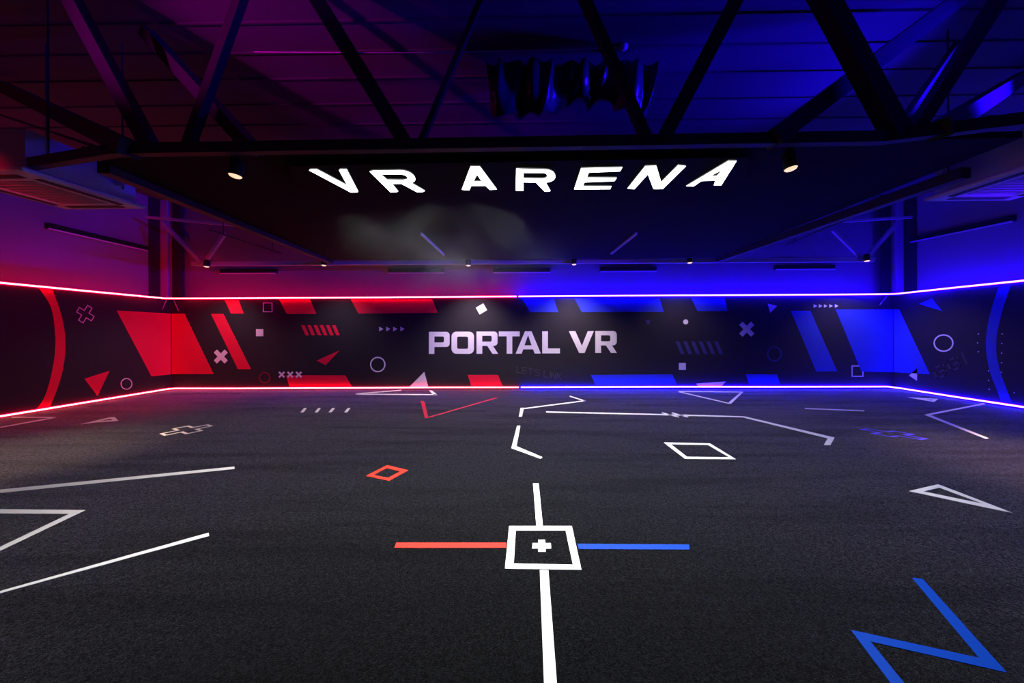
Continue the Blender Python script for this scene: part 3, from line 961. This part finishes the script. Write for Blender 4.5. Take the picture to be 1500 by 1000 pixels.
# ------------------------------------------------------------------ ceiling cassettes
def cassette(x0, x1, y0, y1, z, label):
    cx, cy = (x0 + x1) / 2, (y0 + y1) / 2
    w, d = (x1 - x0) / 2, (y1 - y0) / 2
    root = thing('air_conditioner', (cx, cy, z), label, 'air conditioner', 'ceiling air conditioners')
    b = MB()
    ringf = [(w, d, 0.0), (w, d, 0.022), (w * 0.94, d * 0.94, 0.045), (w * 0.86, d * 0.86, 0.05)]
    vs = []
    for a, e, h in ringf:
        vs += [(cx - a, cy - e, z + h), (cx + a, cy - e, z + h), (cx + a, cy + e, z + h), (cx - a, cy + e, z + h)]
    lowr = [(w * 0.97, d * 0.97, -0.012), (w * 0.60, d * 0.60, -0.02), (w * 0.58, d * 0.58, 0.004)]
    low = []
    for a, e, h in lowr:
        low += [(cx - a, cy - e, z + h), (cx + a, cy - e, z + h), (cx + a, cy + e, z + h), (cx - a, cy + e, z + h)]
    allr = vs[12:16] + vs[8:12] + vs[4:8] + vs[0:4] + low
    fs = [(0, 1, 2, 3)]
    for i in range(6):
        for k in range(4):
            fs.append((i * 4 + k, i * 4 + (k + 1) % 4, (i + 1) * 4 + (k + 1) % 4, (i + 1) * 4 + k))
    fs.append((27, 26, 25, 24))
    b.add(allr, fs)
    b.build('panel', M['plastic'], root)
    g = MB()
    g.box((cx - w * 0.56, cy - d * 0.56, z - 0.014), (cx + w * 0.56, cy + d * 0.56, z + 0.002))
    for k in range(9):
        yy = cy - d * 0.52 + d * 1.04 * k / 8
        g.box((cx - w * 0.54, yy - 0.008, z - 0.02), (cx + w * 0.54, yy + 0.008, z - 0.014))
    g.build('grille', M['grille'], root)
    for sx, sy in ((1, 0), (-1, 0), (0, 1), (0, -1)):
        if sx:
            lo, hi = (cx + sx * w * 0.78 - 0.035, cy - d * 0.66, z - 0.0225), (cx + sx * w * 0.78 + 0.035, cy + d * 0.66, z - 0.0125)
        else:
            lo, hi = (cx - w * 0.66, cy + sy * d * 0.78 - 0.035, z - 0.0225), (cx + w * 0.66, cy + sy * d * 0.78 + 0.035, z - 0.0125)
        MB().box(lo, hi).build('air_slot', M['slot'], root)['label'] = 'dark air slot'
    MB().box((cx - w * 0.88, cy - d * 0.88, z + 0.05), (cx + w * 0.88, cy + d * 0.88, z + 0.44)).build('body', M['column'], root)
    for sx in (-1, 1):
        for sy in (-1, 1):
            MB().tube([(cx + sx * w * 0.92, cy + sy * d * 0.6, z + 0.16), (cx + sx * w * 0.92, cy + sy * d * 0.6, CEIL - 0.025)], 0.008, 6).build('hanger_rod', M['steel'], root)
    px = cx + (w * 0.87 if cx < 0 else -w * 0.87)
    e = 1 if cx < 0 else -1
    MB().tube([(px, cy + d * 0.5, z + 0.2), (px + e * 0.12, cy + d * 0.5, z + 0.2), (px + e * 0.15, cy + d * 0.5, z + 0.24), (px + e * 0.15, cy + d * 0.5, z + 0.7)], 0.025).build('pipe', M['plastic'], root)
    return root


AZ = 3.2
la = level(AZ)
fr = la.hit((214, 305))
fl = la.hit((104, 307.5))
nr = la.hit((38, 247.5))
cassette(fl.x, fr.x, nr.y, fr.y, AZ, 'white square ceiling air conditioner hanging near the left wall')
fr2 = la.hit((1354, 294))
cassette(fr2.x, fr2.x + (fr.x - fl.x), nr.y, fr2.y, AZ, 'white square ceiling air conditioner hanging near the right wall')

# ------------------------------------------------------------------ small things under the roof
p = level(CEIL - 0.03).hit((913.5, 71))
sd = thing('smoke_detector', (p.x, p.y, CEIL), 'small round smoke detector on the ceiling above the sign', 'smoke detector')
MB().lathe([(0.055, 0), (0.055, -0.018), (0.045, -0.03)], 20).build('base', M['plastic'], sd, local=True)
MB().lathe([(0.035, -0.03), (0.034, -0.045), (0.02, -0.055)], 20).build('sensor_head', M['plastic'], sd, local=True)
wz = level(4.9)
p, q = wz.hit((372, 76)), wz.hit((905, 70))
pts = [p.lerp(q, k / 10) - Vector((0, 0, 0.03 * math.sin(math.pi * k / 10))) for k in range(11)]
tag(MB().tube(pts, 0.006, 6).build('cable', M['column']), 'thin cable strung under the roof above the sign', 'cable')


def film():
    zf = level(4.75)
    p0, p1 = zf.hit((712, 128)), zf.hit((962, 128))
    nx, nz = 60, 12
    vs, fs = [], []
    for i in range(nx + 1):
        t = i / nx
        base = p0.lerp(p1, t)
        for k in range(nz + 1):
            s = k / nz
            fold = 0.07 * math.sin(t * 33 + 1.5 * math.sin(t * 9)) * (0.5 + s) + 0.05 * math.sin(t * 61 + s * 2)
            sag = 0.42 + 0.10 * math.sin(t * 7.5) + 0.05 * math.sin(t * 23)
            vs.append(base + Vector((0.03 * math.sin(t * 40 + s * 3), fold + 0.35 * s * s, 0.34 - (1 - (1 - s) ** 2) * sag)))
    n1 = nz + 1
    for i in range(nx):
        for k in range(nz):
            fs.append((i * n1 + k, i * n1 + k + 1, (i + 1) * n1 + k + 1, (i + 1) * n1 + k))
    o = MB().add(vs, fs).build('plastic_film', M['film'], smooth=True)
    md = o.modifiers.new('thickness', 'SOLIDIFY')
    md.thickness = 0.004
    return tag(o, 'crumpled dark plastic film sagging under the roof above the sign', 'plastic film')


film()

# ------------------------------------------------------------------ smoke
def smoke(loc, size, dens, seed, label):
    m = bpy.data.materials.new('smoke')
    m.use_nodes = True
    nt = m.node_tree
    N, L = nt.nodes, nt.links
    N.remove(N['Principled BSDF'])
    out = N['Material Output']
    vol = N.new('ShaderNodeVolumePrincipled')
    vol.inputs['Color'].default_value = (0.85, 0.87, 0.9, 1)
    vol.inputs['Anisotropy'].default_value = 0.2
    tc = N.new('ShaderNodeTexCoord')
    nz = N.new('ShaderNodeTexNoise')
    nz.noise_dimensions = '4D'
    nz.inputs['W'].default_value = seed
    nz.inputs['Scale'].default_value = 1.5
    nz.inputs['Detail'].default_value = 4
    nz.inputs['Roughness'].default_value = 0.55
    nz.inputs['Distortion'].default_value = 0.6
    L.new(tc.outputs['Object'], nz.inputs['Vector'])
    gr = N.new('ShaderNodeTexGradient')
    gr.gradient_type = 'SPHERICAL'
    mp = N.new('ShaderNodeMapping')
    mp.inputs['Scale'].default_value = (1 / size[0], 1 / size[1], 1 / size[2])
    L.new(tc.outputs['Object'], mp.inputs['Vector'])
    L.new(mp.outputs['Vector'], gr.inputs['Vector'])
    mr = N.new('ShaderNodeMapRange')
    mr.inputs['From Min'].default_value = 0.46
    mr.inputs['From Max'].default_value = 0.75
    L.new(nz.outputs['Fac'], mr.inputs['Value'])
    a = N.new('ShaderNodeMath'); a.operation = 'MULTIPLY'
    L.new(mr.outputs['Result'], a.inputs[0])
    L.new(gr.outputs['Fac'], a.inputs[1])
    c = N.new('ShaderNodeMath'); c.operation = 'MULTIPLY'
    c.inputs[1].default_value = dens
    L.new(a.outputs[0], c.inputs[0])
    L.new(c.outputs[0], vol.inputs['Density'])
    L.new(vol.outputs['Volume'], out.inputs['Volume'])
    me = bpy.data.meshes.new('smoke')
    bm = bmesh.new()
    bmesh.ops.create_icosphere(bm, subdivisions=3, radius=1.0)
    for v in bm.verts:
        v.co = Vector((v.co.x * size[0], v.co.y * size[1], v.co.z * size[2]))
    bm.to_mesh(me)
    bm.free()
    me.materials.append(m)
    o = bpy.data.objects.new('smoke', me)
    C.objects.link(o)
    o.location = loc
    return tag(o, label, 'smoke', 'drifting smoke', 'stuff')


smoke((-1.1, 5.0, 2.62), (2.1, 1.7, 0.6), 0.18, 5.6, 'thin grey smoke drifting below the sign, left of centre')
smoke((-1.35, 2.6, 3.95), (1.2, 0.9, 0.65), 0.5, 8.4, 'thin purple smoke drifting above the first two sign letters')

# ------------------------------------------------------------------ world, camera, view
w = bpy.data.worlds.new('dark')
S.world = w
w.use_nodes = True
w.node_tree.nodes['Background'].inputs['Color'].default_value = (0, 0, 0, 1)

cd = bpy.data.cameras.new('camera')
cd.sensor_fit = 'HORIZONTAL'
cd.sensor_width = 36
cd.lens = 36 * F_PX / 1500
cd.shift_x = (750 - PPX) / 1500
cd.shift_y = (PPY - 500) / 1500
cd.clip_start = 0.05
co = bpy.data.objects.new('camera', cd)
C.objects.link(co)
mw = Matrix.Identity(4)
for i, ax in enumerate((rt, up, -fwd)):
    mw[0][i], mw[1][i], mw[2][i] = ax
mw.translation = EYE
co.matrix_world = mw
S.camera = co

S.view_settings.view_transform = 'Standard'
S.view_settings.look = 'None'
S.view_settings.exposure = 0.0
S.view_settings.gamma = 1.0
S.view_settings.use_curve_mapping = False
S.cycles.use_denoising = True
S.cycles.max_bounces = 8
S.cycles.diffuse_bounces = 5
S.cycles.volume_bounces = 1
S.cycles.sample_clamp_indirect = 10
for o in list(bpy.data.objects):
    if '_o' in o:
        del o['_o']
